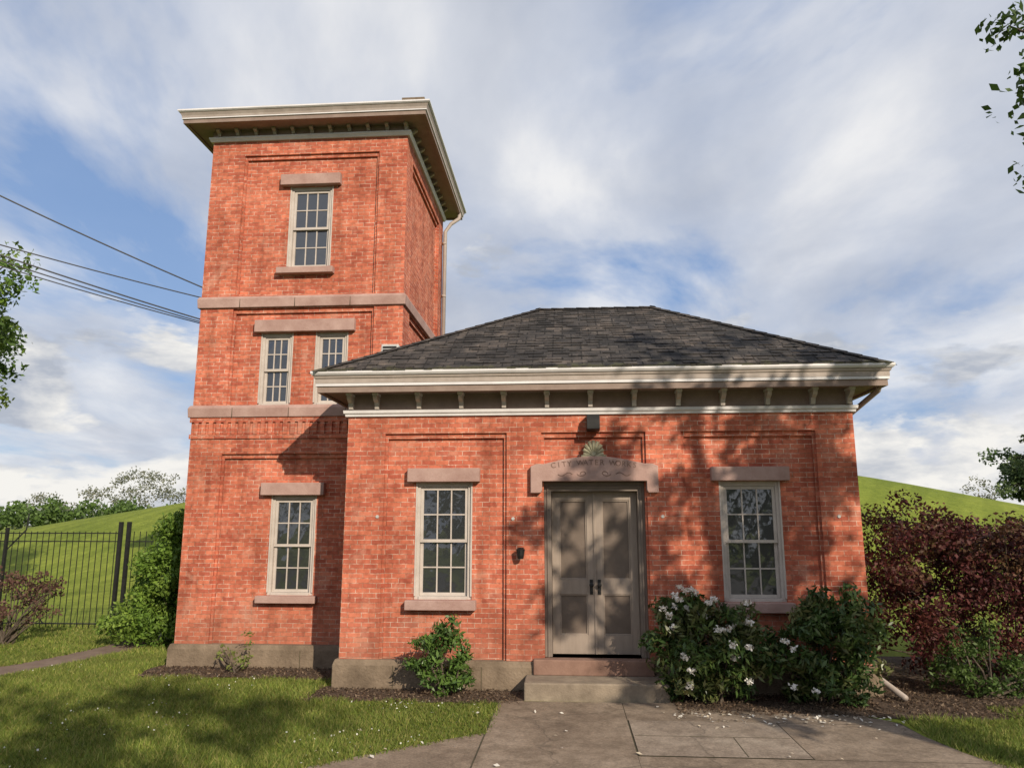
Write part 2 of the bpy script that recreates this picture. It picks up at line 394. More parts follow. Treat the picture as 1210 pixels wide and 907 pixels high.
# ------------------------------------------------------------------ door
m=MB()
m.box(-.70,-.60,.10,.40,.41,2.757); m.box(.60,.70,.10,.40,.41,2.757); m.box(-.60,.60,.10,.40,2.63,2.757)
m.box(-.66,-.635,.085,.10,.41,2.70); m.box(.635,.66,.085,.10,.41,2.70); m.box(-.635,.635,.085,.10,2.672,2.70)
m.make('door_frame',M['doorframe'],house,bevel=.004)
m=MB(); p=MB(); h=MB()
for s in (-1,1):
    a,b=(-.597,-.003) if s<0 else (.003,.597)
    y0,y1=.24,.29; z0,z1=.43,2.627; st=.105
    m.box(a,a+st,y0,y1,z0,z1); m.box(b-st,b,y0,y1,z0,z1)
    for za,zb in ((z0,z0+.25),(1.22,1.42),(z1-.12,z1)): m.box(a+st,b-st,y0,y1,za,zb)
    for za,zb in ((z0+.25,1.22),(1.42,z1-.12)):
        p.box(a+st,b-st,y0+.03,y1-.003,za,zb)
        for q in ((a+st,a+st+.018,za,zb),(b-st-.018,b-st,za,zb)): m.box(q[0],q[1],y0+.012,y0+.03,q[2],q[3])
        m.box(a+st+.018,b-st-.018,y0+.012,y0+.03,za,za+.018); m.box(a+st+.018,b-st-.018,y0+.012,y0+.03,zb-.018,zb)
    hx=s*.055
    h.box(hx-.022,hx+.022,y0-.012,y0,1.22,1.42)
    h.tube([(hx,y0-.01,1.35),(hx,y0-.05,1.35)],[.012,.012],10)
    h.tube([(hx,y0-.04,1.35),(hx,y0-.055,1.35),(hx,y0-.075,1.35),(hx,y0-.085,1.35)],[.018,.03,.03,.015],12)
    h.tube([(hx,y0-.012,1.26),(hx,y0-.03,1.26)],[.014,.012],10)
m.box(-.016,.016,.225,.24,.43,2.627)
m.make('door_leaves',M['door'],house,bevel=.003); p.make('door_panels',M['doorpanel'],house,bevel=.003); h.make('door_handles',M['iron'],house,uv=False)
poly=[(-.88,2.60),(-.74,2.60),(-.72,2.64),(-.72,2.76),(.72,2.76),(.72,2.64),(.74,2.60),(.88,2.60),(.88,2.97),(.80,3.0)]
for i in range(13):
    t=i/12; xx=.70-1.4*t; poly.append((xx,3.0+.105*math.cos(xx/.70*math.pi/2)))
poly+=[(-.80,3.0),(-.88,2.97)]
m=MB(); m.prism_y(poly,-.09,.3); m.make('door_lintel',M['stone'],house,bevel=.01)
word='CITY WATER WORKS'
for i,ch in enumerate(word):
    if ch==' ': continue
    t=(i-(len(word)-1)/2)/(len(word)-1)*2; xx=t*.56
    cu=bpy.data.curves.new('letter','FONT'); cu.body=ch; cu.size=.105; cu.extrude=.0015; cu.align_x='CENTER'; cu.align_y='CENTER'
    cu.materials.append(M['incised']); o=bpy.data.objects.new('lintel_letter_%d'%i,cu); COL.objects.link(o)
    o.location=(xx,-.0925,2.955+.06*math.cos(t*1.2)); o.rotation_euler=(math.pi/2,t*.16,0); o.parent=house
m=MB()
for s in (-1,1):
    pts=[]
    for i in range(26):
        a=i/25*2.2*math.pi; r=.045*(1-i/32); pts.append((s*(.12+r*math.cos(a)*1.5+.10*i/25),-.089,2.855+r*math.sin(a)))
    m.tube(pts,.0065,5)
    pts=[(s*(.30+.2*i/12),-.089,2.855+.022*math.sin(i/12*2*math.pi)) for i in range(13)]; m.tube(pts,.0065,5)
m.make('lintel_scroll',M['incised'],house,uv=False)
m=MB()
for i in range(9):
    a=math.pi*(.04+.92*i/8); c,s_=math.cos(a),math.sin(a); L=.135+.04*s_
    m.tube([(c*.03,-.03,3.115+s_*.03),(c*L*.6,-.05,3.115+s_*L*.75),(c*L,-.045,3.115+s_*L*1.2)],[.010,.022,.028],7)
m.box(-.17,.17,-.08,.05,3.085,3.12)
m.tube([(0,-.04,3.12),(0,-.08,3.14)],[.05,.03],10)
m.make('shell_ornament',M['shell'],house,uv=False)
m=MB()
m.box(-.03,.03,-.02,.08,3.50,3.66)
m.prism_x([(-.21,3.47),(-.03,3.45),(-.02,3.68),(-.17,3.68),(-.21,3.60)],-.09,.09)
m.make('floodlight',M['iron'],house,bevel=.006)
m=MB()
m.box(-1.06,-.98,-.02,.0,1.72,1.86); m.tube([(-1.02,-.02,1.80),(-1.02,-.07,1.82),(-1.02,-.10,1.80)],.012,8)
m.tube([(-1.02,-.10,1.86),(-1.02,-.10,1.84),(-1.02,-.10,1.76),(-1.02,-.10,1.71)],[.01,.06,.05,.035],12)
m.make('wall_lamp',M['iron'],house,uv=False)
m=MB()
for x,z in ((-3.05,2.28),(-1.13,2.25),(.93,2.28),(3.28,2.28)): m.tube([(x,-.012,z),(x,.0,z)],[.022,.026],8)
m.make('wall_tie_plates',M['metal'],house,uv=False)
# ------------------------------------------------------------------ cornices and roof
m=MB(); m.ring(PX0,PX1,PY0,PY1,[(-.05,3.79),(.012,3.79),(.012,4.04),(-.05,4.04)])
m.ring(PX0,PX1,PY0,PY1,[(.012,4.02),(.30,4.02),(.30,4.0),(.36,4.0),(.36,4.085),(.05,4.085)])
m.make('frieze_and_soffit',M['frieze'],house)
m=MB(); m.ring(PX0,PX1,PY0,PY1,[(-.04,3.70),(.035,3.70),(.04,3.73),(.06,3.745),(.065,3.787),(-.04,3.787)])
m.ring(PX0,PX1,PY0,PY1,[(.05,4.088),(.38,4.088),(.38,4.125),(.05,4.125)])
m.make('cornice_moulding',M['gutter'],house)
m=MB(); m.ring(PX0,PX1,PY0,PY1,[(.05,4.128),(.385,4.128),(.385,4.19),(.40,4.20),(.41,4.235),(.05,4.235)]); m.make('cornice_fascia',M['fascia'],house)
m=MB(); m.ring(PX0,PX1,PY0,PY1,[(.10,4.238),(.425,4.238),(.445,4.265),(.445,4.295),(.432,4.295),(.41,4.262),(.10,4.262)]); m.make('gutter',M['gutter'],house)
def bracket(m,x,yf,zt,h,d,w):
    m.prism_x([(yf-d,zt),(yf-d,zt-h*.28),(yf-d*.85,zt-h*.45),(yf-d*.45,zt-h*.62),(yf-d*.3,zt-h),(yf,zt-h),(yf,zt)],x-w/2,x+w/2)
m=MB(); c=MB()
xs=[-.03+.612*k for k in range(-5,6)]+[PX0+.05,PX1-.05]
for x in xs:
    bracket(m,x,-.012,4.018,.215,.19,.06); c.box(x-.04,x+.04,-.215,-.012,3.985,4.016)
m.make('eave_brackets',M['trim'],house); c.make('bracket_caps',M['gutter'],house)
rx0,rx1,ry=-.84,1.18,2.53; e=.43; ez=4.285; rz=6.0
A=[(PX0-e,PY0-e,ez),(PX1+e,PY0-e,ez),(PX1+e,PY1+e,ez),(PX0-e,PY1+e,ez),(rx0,ry,rz),(rx1,ry,rz)]
obj('hip_roof',A,[(0,1,5,4),(1,2,5),(2,3,4,5),(3,0,4)],M['roof'],house)
m=MB(); sl=Vector((0,2.96,1.715)).normalized(); nn=Vector((0,-sl.z,sl.y))
for i in range(420):
    r_=random.randint(1,24); s0=r_*.135; 
    z=4.285+s0*sl.z; f=(z-ez)/(rz-ez); xa=A[0][0]+(rx0-A[0][0])*f+.2; xb=A[1][0]+(rx1-A[1][0])*f-.35
    if xb<=xa or f>.96: continue
    x=random.uniform(xa,xb); w=random.uniform(.14,.28); p=Vector((x,PY0-e,ez))+sl*s0; l=random.uniform(.006,.014)
    q=p+sl*.12
    m.add([p+nn*l,p+Vector((w,0,0))+nn*l,q+Vector((w,0,0))+nn*.002,q+nn*.002,p,p+Vector((w,0,0))],[(0,1,2,3),(4,5,1,0)])
m.make('lifted_shingles',M['roof'],house)
m=MB()
for a,b in ((0,4),(1,5),(2,5),(3,4),(4,5)):
    a,b=Vector(A[a]),Vector(A[b]); n=int((b-a).length/.22); d=(b-a)/n
    for i in range(n):
        p=a+d*i; q=a+d*(i+1.15); up=Vector((0,0,.012))
        s=d.normalized().cross(Vector((0,0,1))).normalized()*.10
        dn=Vector((0,0,-.045)) if abs(d.z)<.01 else Vector((0,0,-.035))
        m.add([p+up*1.9+s+dn,p+up*1.9,p+up*1.9-s+dn,q+up+s+dn,q+up,q+up-s+dn],[(0,1,4,3),(1,2,5,4)])
m.make('ridge_shingles',M['roof'],house)
m=MB(); x=PX0-e+.1
while x<PX1+e-.1:
    w=random.uniform(.12,.3); l=random.uniform(.0,.02)
    m.box(x,x+w-.008,PY0-e-.012-l,PY0-e+.1,ez+.008,ez+.022+random.uniform(0,.012)); x+=w
m.make('eave_shingles',M['roof'],house)
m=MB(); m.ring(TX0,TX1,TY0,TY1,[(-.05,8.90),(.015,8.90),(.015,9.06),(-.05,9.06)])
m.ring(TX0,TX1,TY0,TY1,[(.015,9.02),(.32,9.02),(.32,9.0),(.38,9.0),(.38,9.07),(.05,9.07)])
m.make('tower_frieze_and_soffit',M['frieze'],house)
m=MB(); m.ring(TX0,TX1,TY0,TY1,[(-.04,8.82),(.035,8.82),(.05,8.85),(.065,8.87),(.065,8.897),(-.04,8.897)])
m.ring(TX0,TX1,TY0,TY1,[(.05,9.073),(.40,9.073),(.40,9.092),(.05,9.092)])
m.make('tower_moulding',M['gutter'],house)
m=MB(); m.ring(TX0,TX1,TY0,TY1,[(.05,9.095),(.40,9.095),(.405,9.13),(.43,9.18),(.05,9.18)]); m.make('tower_fascia',M['fascia'],house)
m=MB(); m.ring(TX0,TX1,TY0,TY1,[(.1,9.183),(.44,9.183),(.46,9.20),(.46,9.225),(.1,9.225)]); m.make('tower_gutter',M['gutter'],house)
m=MB(); x=TX0+.12
while x<TX1:
    bracket(m,x,TY0-.015,9.018,.10,.12,.06); x+=.335
y=TY0+.15
while y<TY1:
    m.add([(TX1+.015,y-.03,8.905),(TX1+.015,y+.03,8.905),(TX1+.135,y-.03,8.98),(TX1+.135,y+.03,8.98),(TX1+.015,y-.03,9.018),(TX1+.015,y+.03,9.018),(TX1+.135,y-.03,9.018),(TX1+.135,y+.03,9.018)],
      [(0,1,3,2),(2,3,7,6),(0,2,6,4),(1,5,7,3)]); y+=.335
m.make('tower_brackets',M['fascia'],house)
cx,cy=(TX0+TX1)/2,(TY0+TY1)/2; e=.44
A=[(TX0-e,TY0-e,9.23),(TX1+e,TY0-e,9.23),(TX1+e,TY1+e,9.23),(TX0-e,TY1+e,9.23),(cx,cy,9.75)]
obj('tower_roof',A,[(0,1,4),(1,2,4),(2,3,4),(3,0,4)],M['roof'],house)
m=MB(); m.box(-3.35,-3.0,2.2,2.6,9.2,10.02); m.box(-3.39,-2.96,2.16,2.64,10.02,10.09); m.make('tower_chimney',M['plinth'],house)
m=MB()
m.tube([(TX1+.36,TY1+.05,9.0),(TX1+.36,TY1-.02,8.86),(TX1+.20,TY1-.12,8.70),(TX1+.08,TY1-.16,8.5),(TX1+.07,TY1-.16,4.5)],.042,10)
for z in (8.2,7.0,5.9,5.2): m.tube([(TX1+.07,TY1-.16,z),(TX1+.07,TY1-.16,z+.05)],.05,10)
m.tube([(PX1+.33,-.2,4.08),(PX1+.33,-.1,3.98),(PX1+.12,.45,3.72),(PX1+.08,.55,3.6),(PX1+.08,.55,.35),(PX1+.10,.40,.22),(PX1+.22,-.35,.05)],.038,10)
m.make('downspouts',M['fascia'],house,uv=False,smooth=True)
m=MB(); m.box(-3.33,-3.05,1.0,1.28,4.72,5.02); m.make('roof_vent_box',M['metal'],house,bevel=.008)
m=MB()
for i in range(5): m.box(-3.30,-3.08,.985,1.0,4.76+i*.05,4.785+i*.05)
m.make('roof_vent_louvres',M['iron'],house)
m=MB(); m.box(-.85,.74,-.125,.42,.215,.41); m.make('door_threshold',M['redstone'],house,bevel=.012)
m=MB(); m.box(-.95,.87,-.60,.0,-.05,.215); m.make('door_step',M['step'],house,bevel=.018)
# ------------------------------------------------------------------ ground
hx=[-400,-80,-45,-26,-18,-5.4,4.5,11.9,18.4,30,60,400]; hz=[0,0,.5,1.65,2.95,4.9,5.1,4.15,2.75,.9,0,0]
def sm(t): t=np.clip(t,0,1); return t*t*(3-2*t)
def hill(x,y):
    x=np.asarray(x,float); y=np.asarray(y,float)
    p=sum(np.interp(x+d,hx,hz) for d in (-2.4,-1.2,0,1.2,2.4))/5
    return p*sm((y-7)/15)*(1-sm((y-27)/35))
gx=np.concatenate([np.linspace(-600,-60,12),np.linspace(-55,-12,30),np.linspace(-11,11,34),np.linspace(12,55,30),np.linspace(60,600,12)])
gy=np.concatenate([np.linspace(-120,-12,10),np.linspace(-11,6,16),np.linspace(7,62,56),np.linspace(66,900,20)])
X,Y=np.meshgrid(gx,gy); Z=hill(X,Y)
V=np.stack([X,Y,Z],-1).reshape(-1,3); nx=len(gx)
F=[(j*nx+i,j*nx+i+1,(j+1)*nx+i+1,(j+1)*nx+i) for j in range(len(gy)-1) for i in range(nx-1)]
obj('ground',V,F,M['lawn'],None,uv=False,smooth=True)
# unseen street added behind the camera so the lower panes reflect grey
rd=empty('added_road'); m=MB(); m.add([(-150,-18.5,.006),(150,-18.5,.006),(150,-11.5,.006),(-150,-11.5,.006)],[(0,1,2,3)]); m.make('added_carriageway',M['asphalt'],rd,uv=False)
m=MB(); m.box(-150,150,-11.5,-11.35,-.1,.12); m.box(-150,150,-18.65,-18.5,-.1,.12); m.make('added_kerbs',M['step'],rd,uv=False)
def ribbon(name,cl,hw,z,mat,parent=None):
    cl=[Vector((a,b,0)) for a,b in cl]; pts=[]
    n=len(cl)
    for i in range(n-1):
        p0,p1,p2,p3=cl[max(i-1,0)],cl[i],cl[i+1],cl[min(i+2,n-1)]
        for k in range(8):
            t=k/8; pts.append(.5*((2*p1)+(-p0+p2)*t+(2*p0-5*p1+4*p2-p3)*t*t+(-p0+3*p1-3*p2+p3)*t**3))
    pts.append(cl[-1]); V=[];F=[]
    for i,p in enumerate(pts):
        d=(pts[min(i+1,len(pts)-1)]-pts[max(i-1,0)]).normalized(); s=Vector((-d.y,d.x,0))*hw
        V+=[p+s+Vector((0,0,z)),p-s+Vector((0,0,z))]
        if i: F.append((2*i-2,2*i-1,2*i+1,2*i))
    obj(name,V,F,mat,parent,uv=False); return pts
side=ribbon('side_path',[(-.8,-2.5),(-1.7,-3.2),(-2.6,-4.1),(-3.3,-5.6),(-3.8,-8)],.62,.0045,M['concrete'])
gate=ribbon('gate_path',[(-13,-1.6),(-10.5,-.5),(-9.0,.6),(-8.5,2.0),(-8.35,3.6),(-8.4,6)],.42,.004,simple('dirt_path',(.13,.085,.06),(.22,.155,.115),3,.95,.5,50))
walk=empty('concrete_path')
def blobpoly(pts,z,name,mat,parent=None):
    V=[(a,b,z) for a,b in pts]; return obj(name,V,[tuple(range(len(V)))],mat,parent,uv=False)
m=[(-1.27,-.66),(-1.33,-9),(4.6,-9),(4.4,-4.2),(3.9,-3.2),(3.45,-2.6),(3.3,-1.9),(3.28,-1.4),(3.05,-1.15),(1.0,-.95),(.95,-.62)]
blobpoly(m,.008,'bedding',M['joint'],walk)
def slabp(pts,z,mm): mm.add([(a,b,z) for a,b in pts],[tuple(range(len(pts)))])
slabs=MB(); patch=MB()
slabp([(-1.25,-.66),(-1.32,-9),(.262,-9),(.262,-.66)],.012,slabs)
slabp([(.270,-.66),(.270,-1.492),(1.908,-1.492),(3.25,-1.492),(3.18,-1.3),(2.95,-1.12),(.97,-.92),(.95,-.62)],.0125,slabs)
slabp([(1.912,-1.50),(1.912,-2.81),(3.55,-2.81),(3.42,-2.5),(3.29,-1.9),(3.26,-1.50)],.012,slabs)
slabp([(.266,-2.818),(.266,-9),(4.55,-9),(4.37,-4.2),(3.88,-3.2),(3.56,-2.818)],.0115,slabs)
slabs.make('slabs',M['concrete'],walk)
slabp([(.282,-2.802),(.282,-1.504),(1.898,-1.504),(1.898,-2.13),(1.898,-2.802)],.016,patch)
patch.make('hatch_cover',M['concrete2'],walk)
m=MB(); m.box(.30,1.88,-2.125,-2.115,.014,.0175); m.box(1.30,1.31,-2.79,-2.13,.014,.0175); m.make('hatch_joint',M['joint'],walk,uv=False)
def edge(x0,x1,y,amp,n=16): return [(x0+(x1-x0)*i/n,y+random.uniform(-amp,amp)) for i in range(n+1)]
beds=empty('mulch_bed')
blobpoly([(-.9,0.05)]+[(-3.7,.05)]+edge(-3.75,-1.3,-.78,.10)+[(-.95,-.62)],.005,'bed_1',M['dirt'],beds)
blobpoly([(.8,.05)]+edge(.9,3.2,-1.12,.05)+[(3.8,-1.3),(4.6,-1.1),(5.3,-.2),(9,-.3),(9,3),(3.6,3),(3.6,.05)],.0045,'bed_2',M['dirt'],beds)
blobpoly([(-3.5,1.4),(-6.7,1.4),(-6.8,1.0)]+edge(-6.6,-3.7,.45,.12)+[(-3.5,.3)],.009,'bed_3',M['dirt'],beds)
n=5200
def inbed(x,y):
    return ((x>-3.8)&(x<-1.0)&(y>-.85)&(y<0))|((x>.9)&(x<3.4)&(y>-1.18)&(y<0))|((x>-6.7)&(x<-3.6)&(y>.4)&(y<1.25))|((x>3.5)&(x<5.2)&(y>-1.1)&(y<1.))
P=np.stack([rng.uniform(-6.8,5.2,n*5),rng.uniform(-1.2,1.3,n*5),rng.uniform(.008,.03,n*5)],1); P=P[inbed(P[:,0],P[:,1])]
npmesh('wood_chips',leaves(P,.022,.4,1.5),4,M['grass'],pick([(.13,.085,.055),(.06,.04,.025),(.22,.16,.11),(.09,.06,.04)],len(P)),beds)
# ------------------------------------------------------------------ grass blades
def ok(x,y):
    o=~((x>-1.24+rng.uniform(-.03,.05,len(x)))&(x<3.35+.25*np.clip(-y-2.2,0,4))&(y<-.66))
    for pts,hw in ((side,.6),(gate,.40)):
        A_=np.array([(p.x,p.y) for p in pts])
        d=np.min((x[:,None]-A_[None,:,0])**2+(y[:,None]-A_[None,:,1])**2,axis=1)**.5
        o&=d>hw*rng.uniform(.86,1.0,len(x))
    o&=~((x>-3.75)&(x<1)&(y>-.78+.1*np.sin(x*7)))|(x<-3.7)|(x>3.4)
    o&=~((x>-6.75)&(x<-3.2)&(y>.45+.1*np.sin(x*5)))
    o&=~((x>-6.65)&(x<3.7)&(y>0)&(x>-3.6))
    o&=~((x>.8)&(x<3.4)&(y>-1.12)); o&=~((x>3.3)&(x<4.6)&(y>-1.15)); o&=~((x>=4.6)&(y>-.6))
    return o
def blades(n,x0,x1,y0,y1,h,w):
    x=rng.uniform(x0,x1,n); y=rng.uniform(y0,y1,n); o=ok(x,y)
    pt=np.sin(x*1.7+1.3*np.sin(y*2.1))*np.sin(y*2.3+1.1*np.sin(x*1.9))+.5*np.sin(x*5.3+y*3)*np.sin(y*6.1-x*2); x,y,pt=x[o],y[o],pt[o]
    n=len(x); a=rng.uniform(0,2*np.pi,n); H=h*rng.uniform(.4,1.2,n)*(1+.35*pt); B=np.stack([x,y,np.zeros(n)],1)
    s=np.stack([np.cos(a),np.sin(a),np.zeros(n)],1)*w; L=rng.normal(size=(n,2))*.55
    T=B+np.stack([L[:,0]*H,L[:,1]*H,H],1)
    V=np.stack([B-s,B+s,T],1).reshape(-1,3)
    c=pick([(.15,.20,.035),(.20,.24,.045),(.11,.16,.028),(.27,.26,.08)],n,.3)*(1+.22*pt)[:,None]
    return V,c
V1,c1=blades(160000,-9.5,-1.1,-4.2,2.2,.06,.006)
V2,c2=blades(40000,3.3,7,-4.5,-.4,.06,.006)
V3,c3=blades(40000,-14,-6.6,0,6,.06,.010)
npmesh('grass',np.concatenate([V1,V2,V3]),3,M['grass'],np.concatenate([c1,c2,c3]))
x=rng.uniform(-9,-1.3,900);y=rng.uniform(-4,1,900);o=ok(x,y)&(np.sin(x*2)+np.sin(y*3+x)>.3);x,y=x[o],y[o]
P=np.stack([x,y,rng.uniform(.04,.07,len(x))],1); npmesh('clover_flowers',leaves(P,.011,.9,1.5),4,M['petal'],pick([(.75,.75,.68)],len(P),.1))
P=np.stack([rng.uniform(.7,3.4,130),-1.15-np.abs(rng.normal(size=130))*.28,np.full(130,.026)],1)
P2=np.stack([rng.uniform(-3,3.4,40),rng.uniform(-3.4,-.8,40),np.full(40,.03)],1); P=np.concatenate([P,P2])
npmesh('fallen_petals',leaves(P,.026,.6,4),4,M['petal'],pick([(.75,.72,.66),(.6,.52,.4)],len(P),.1))
# ------------------------------------------------------------------ shrubs
def shrub(name,base,clumps,rad,per,size,cols,mat,aspect=.5,stems=8,up=.4,hollow=.5,var=.3):
    root=empty(name)
    cc=pick(cols,len(clumps),.25); cc=np.repeat(cc,per,axis=0)*.6+pick(cols,len(clumps)*per,var)*.4
    npmesh('leaves',leaves(clumped(clumps,rad,per,hollow),size,aspect,up),4,mat,cc,root)
    m=MB()
    for i in range(stems):
        c=Vector(clumps[random.randrange(len(clumps))]); b=Vector(base)+Vector((random.uniform(-.12,.12),random.uniform(-.1,.1),-.02))
        mid=(b+c)/2+Vector((random.uniform(-.06,.06),random.uniform(-.06,.06),.05)); m.tube([b,mid,c],[.018,.012,.005],6)
    m.make('stems',M['bark'],root,uv=False); return root
def ell(n,c,r,bottom=-1,surf=.45):
    out=[]
    while len(out)<n:
        d=rng.normal(size=3); d/=np.linalg.norm(d); d*=rng.uniform(surf,1)
        if d[2]<bottom: continue
        out.append(tuple(np.array(c)+d*np.array(r)))
    return out
RG=[(.045,.085,.022),(.065,.115,.028),(.03,.06,.018),(.10,.15,.04),(.14,.14,.055)]
cl=ell(105,(1.42,-.62,.60),(.80,.44,.66),-.9)+ell(16,(1.15,-.55,1.12),(.42,.25,.22))
r=shrub('rhododendron',(1.4,-.5,0),cl,.17,64,.055,RG,M['leafg'],.32,14)
top=[c for c in cl if (c[2]>.75 or c[1]<-.8) and c[0]<1.9]; random.shuffle(top)
fc=[]; 
for c in top[:26]: fc.append((c[0]-.03,c[1]-.15,c[2]+.12))
fc+= [(.95,-.75,1.30),(1.1,-.72,1.36),(1.2,-.7,1.33),(1.02,-.7,1.4),(.9,-.9,.95),(1.08,-1.0,.45),(1.05,-1.05,.3),(1.75,-1.0,.35),(2.2,-.95,.8),(1.0,-1.02,.62)]
npmesh('white_flowers',leaves(clumped(fc,.06,28,.6),.022,.7,.6),4,M['petal'],pick([(.82,.79,.76),(.76,.73,.66)],len(fc)*28,.1),r)
cl=ell(105,(2.82,-.5,.60),(.82,.42,.64),-.9)+ell(16,(3.0,-.45,1.15),(.45,.2,.2))
r=shrub('rhododendron',(2.75,-.4,0),cl,.16,60,.055,RG,M['leafg'],.32,12)
fc=[(2.3,-.95,.72),(2.5,-1.0,.25),(2.25,-1.0,.3)]
npmesh('white_flowers',leaves(clumped(fc,.055,20,.6),.021,.7,.6),4,M['petal'],pick([(.8,.78,.74)],len(fc)*20,.08),r)
cl=ell(40,(-2.02,-.42,.45),(.42,.30,.42),-.95)+ell(8,(-1.95,-.42,.82),(.2,.15,.2))
shrub('laurel_shrub',(-2.0,-.4,0),cl,.12,48,.045,[(.07,.13,.03),(.10,.17,.035),(.05,.09,.025)],M['leafg'],.35,8)
cl=ell(12,(-5.35,.85,.3),(.3,.2,.32),-.9)
shrub('weedy_plant',(-5.35,.85,0),cl,.09,18,.035,[(.14,.19,.04),(.19,.22,.06)],M['leaf'],.35,9)
BG=[(.10,.025,.026),(.07,.018,.02),(.14,.045,.033),(.05,.018,.016),(.10,.06,.025)]
cl=[]
for i in range(430):
    x=random.uniform(3.95,9.5); y=random.uniform(.3,2.8)
    h=2.18+.16*math.sin(x*1.7)+.12*math.sin(x*4.1+1)+random.uniform(-.12,.15)
    if x<4.6: h*=.8+.3*(x-3.95)
    z=h*(random.random()**.55); 
    z=max(z,.35); cl.append((x,y-.3*math.sin(z/h*2.6),z))
shrub('barberry_hedge',(6,1.5,0),cl,.3,140,.034,BG,M['leaf'],.55,30)
cl=ell(34,(4.9,.0,.42),(.75,.35,.5),-.8)+ell(22,(6.6,-.15,.3),(1.3,.35,.35),-.8)
shrub('green_shrub',(4.9,.0,0),cl,.16,80,.032,[(.07,.12,.025),(.10,.16,.035),(.045,.08,.02)],M['leaf'],.45,12)
cl=[]
for i in range(230):
    z=random.uniform(.1,2.45); w=(1-z/2.8)**.4
    x=-6.8-2.05*w*random.random()**.7; cl.append((x,3.6+random.uniform(-.9,.8)*w,z))
shrub('green_hedge_bush',(-7.6,3.6,0),cl,.25,130,.042,[(.12,.21,.03),(.16,.26,.04),(.075,.14,.022),(.20,.29,.05)],M['leaf'],.5,12)
cl=ell(50,(-10.75,3.1,.85),(1.05,.5,.5),-.9)
shrub('red_leaf_shrub',(-10.75,3.1,0),cl,.16,50,.035,[(.13,.065,.055),(.10,.055,.04),(.17,.10,.07)],M['leaf'],.5,26)
# ------------------------------------------------------------------ fence
m=MB(); fy=5.0
x=-24
while x<-7.0:
    if abs(x+9.8)>.12: m.box(x-.006,x+.006,fy-.006,fy+.006,.06,2.02)
    x+=.135
for z in (.12,1.80,1.97): m.box(-24,-9.88,fy-.013,fy+.013,z,z+.022)
for z in (.12,1.80): m.box(-9.66,-6.9,fy-.013,fy+.013,z,z+.022)
for x in (-9.86,-9.68): m.box(x-.035,x+.035,fy-.035,fy+.035,-.05,2.22)
for x in (-12.4,-15,-17.6,-20.2): m.box(x-.028,x+.028,fy-.028,fy+.028,-.05,2.1)
m.tube([(-12.4,fy,1.6),(-12.2,fy+.3,2.05),(-12.25,fy+.4,2.4)],.016,6)
for x in (-12.4,-15): m.tube([(x,fy,1.2),(x+.4,fy+.9,.0)],.015,6)
m.make('iron_fence',M['iron'],None,uv=False)
# ------------------------------------------------------------------ trees
def tree(name,base,trunk_h,cc,cr,limbs,sub,per,lsize,cols,r0=.25,crad=.7,seed=1,extra=()):
    rs=np.random.RandomState(seed); root=empty(name); m=MB(); base=Vector(base); cc=Vector(cc)
    topz=cc.z+cr[2]*.5
    tp=[base+Vector((0,0,-.2)),base+Vector((.05,.05,trunk_h*.5)),base+Vector((-.08,.05,trunk_h)),Vector((cc.x*.5+base.x*.5,cc.y*.5+base.y*.5,(trunk_h+base.z+topz)/2)),Vector((cc.x,cc.y,topz))]
    m.tube(tp,[r0*1.35,r0,r0*.85,r0*.5,r0*.12],10); cl=[]
    tg=[]
    for i in range(limbs):
        d=rs.normal(size=3); d/=np.linalg.norm(d); d*=rs.uniform(.55,.95)
        tg.append(cc+Vector((d[0]*cr[0],d[1]*cr[1],d[2]*cr[2])))
    tg+=[Vector(e_) for e_ in extra]
    for tgt in tg:
        f=rs.uniform(0,1); s=tp[2].lerp(tp[3],f) if tgt.z>cc.z else tp[2].lerp(tp[3],f*.4)
        mid=s.lerp(tgt,.5)+Vector((0,0,-.08*(tgt-s).length+rs.uniform(-.2,.3)))
        m.tube([s,s.lerp(mid,.5)+Vector((0,0,-.05)),mid,mid.lerp(tgt,.6),tgt],[r0*.38,r0*.3,r0*.2,r0*.12,r0*.04],7); cl.append(tgt)
        for j in range(sub):
            a=s.lerp(mid,rs.uniform(.5,1)) if j%2 else mid.lerp(tgt,rs.uniform(.1,.9))
            L=min(cr)*.45; q=a+Vector(tuple(rs.normal(size=3)*L*.6)); m.tube([a,a.lerp(q,.5)+Vector((0,0,.06)),q],[r0*.1,r0*.06,r0*.02],5); cl.append(q)
    m.make('trunk',M['bark'],root,uv=False,smooth=True)
    cl=[tuple(c) for c in cl]; rad=rs.uniform(.55,1.15,len(cl))*crad
    P=clumped(cl,rad,per,.55); c=pick(cols,len(cl),.35); c=np.repeat(c,per,axis=0)*rng.uniform(.75,1.25,(len(P),1))
    npmesh('crown',leaves(P,lsize,.55,.5),4,M['leaf'],c,root); return root
TG=[(.07,.13,.02),(.11,.18,.028),(.05,.09,.018),(.14,.21,.04)]
tree('maple_tree',(10.6,-3.6,0),4.2,(8.9,-2.9,9.3),(3.6,3.0,2.6),11,6,100,.06,TG,.28,.5,seed=3,extra=[(5.0,-2.6,7.2),(5.0,-2.4,6.85),(4.85,-2.3,7.9),(5.4,-2.9,7.6),(5.2,-2.4,7.5)])
tree('oak_tree',(-15.3,3.8,0),3.2,(-14.45,3.6,6.75),(2.75,2.4,2.2),20,8,160,.065,TG,.22,.5,seed=5,extra=[(-12.0,3.6,7.6),(-11.95,3.5,5.9),(-12.0,3.4,6.8)])
tree('oak_tree',(8.2,-9.6,0),4.6,(7.0,-9.0,8.7),(2.5,2.0,1.7),10,5,55,.11,TG,.26,.55,seed=8,extra=[(8.3,-9,10.7),(6.9,-9.1,10.9),(4.9,-9.2,7.6),(5.6,-9.0,6.9),(9.4,-9,10.2)])
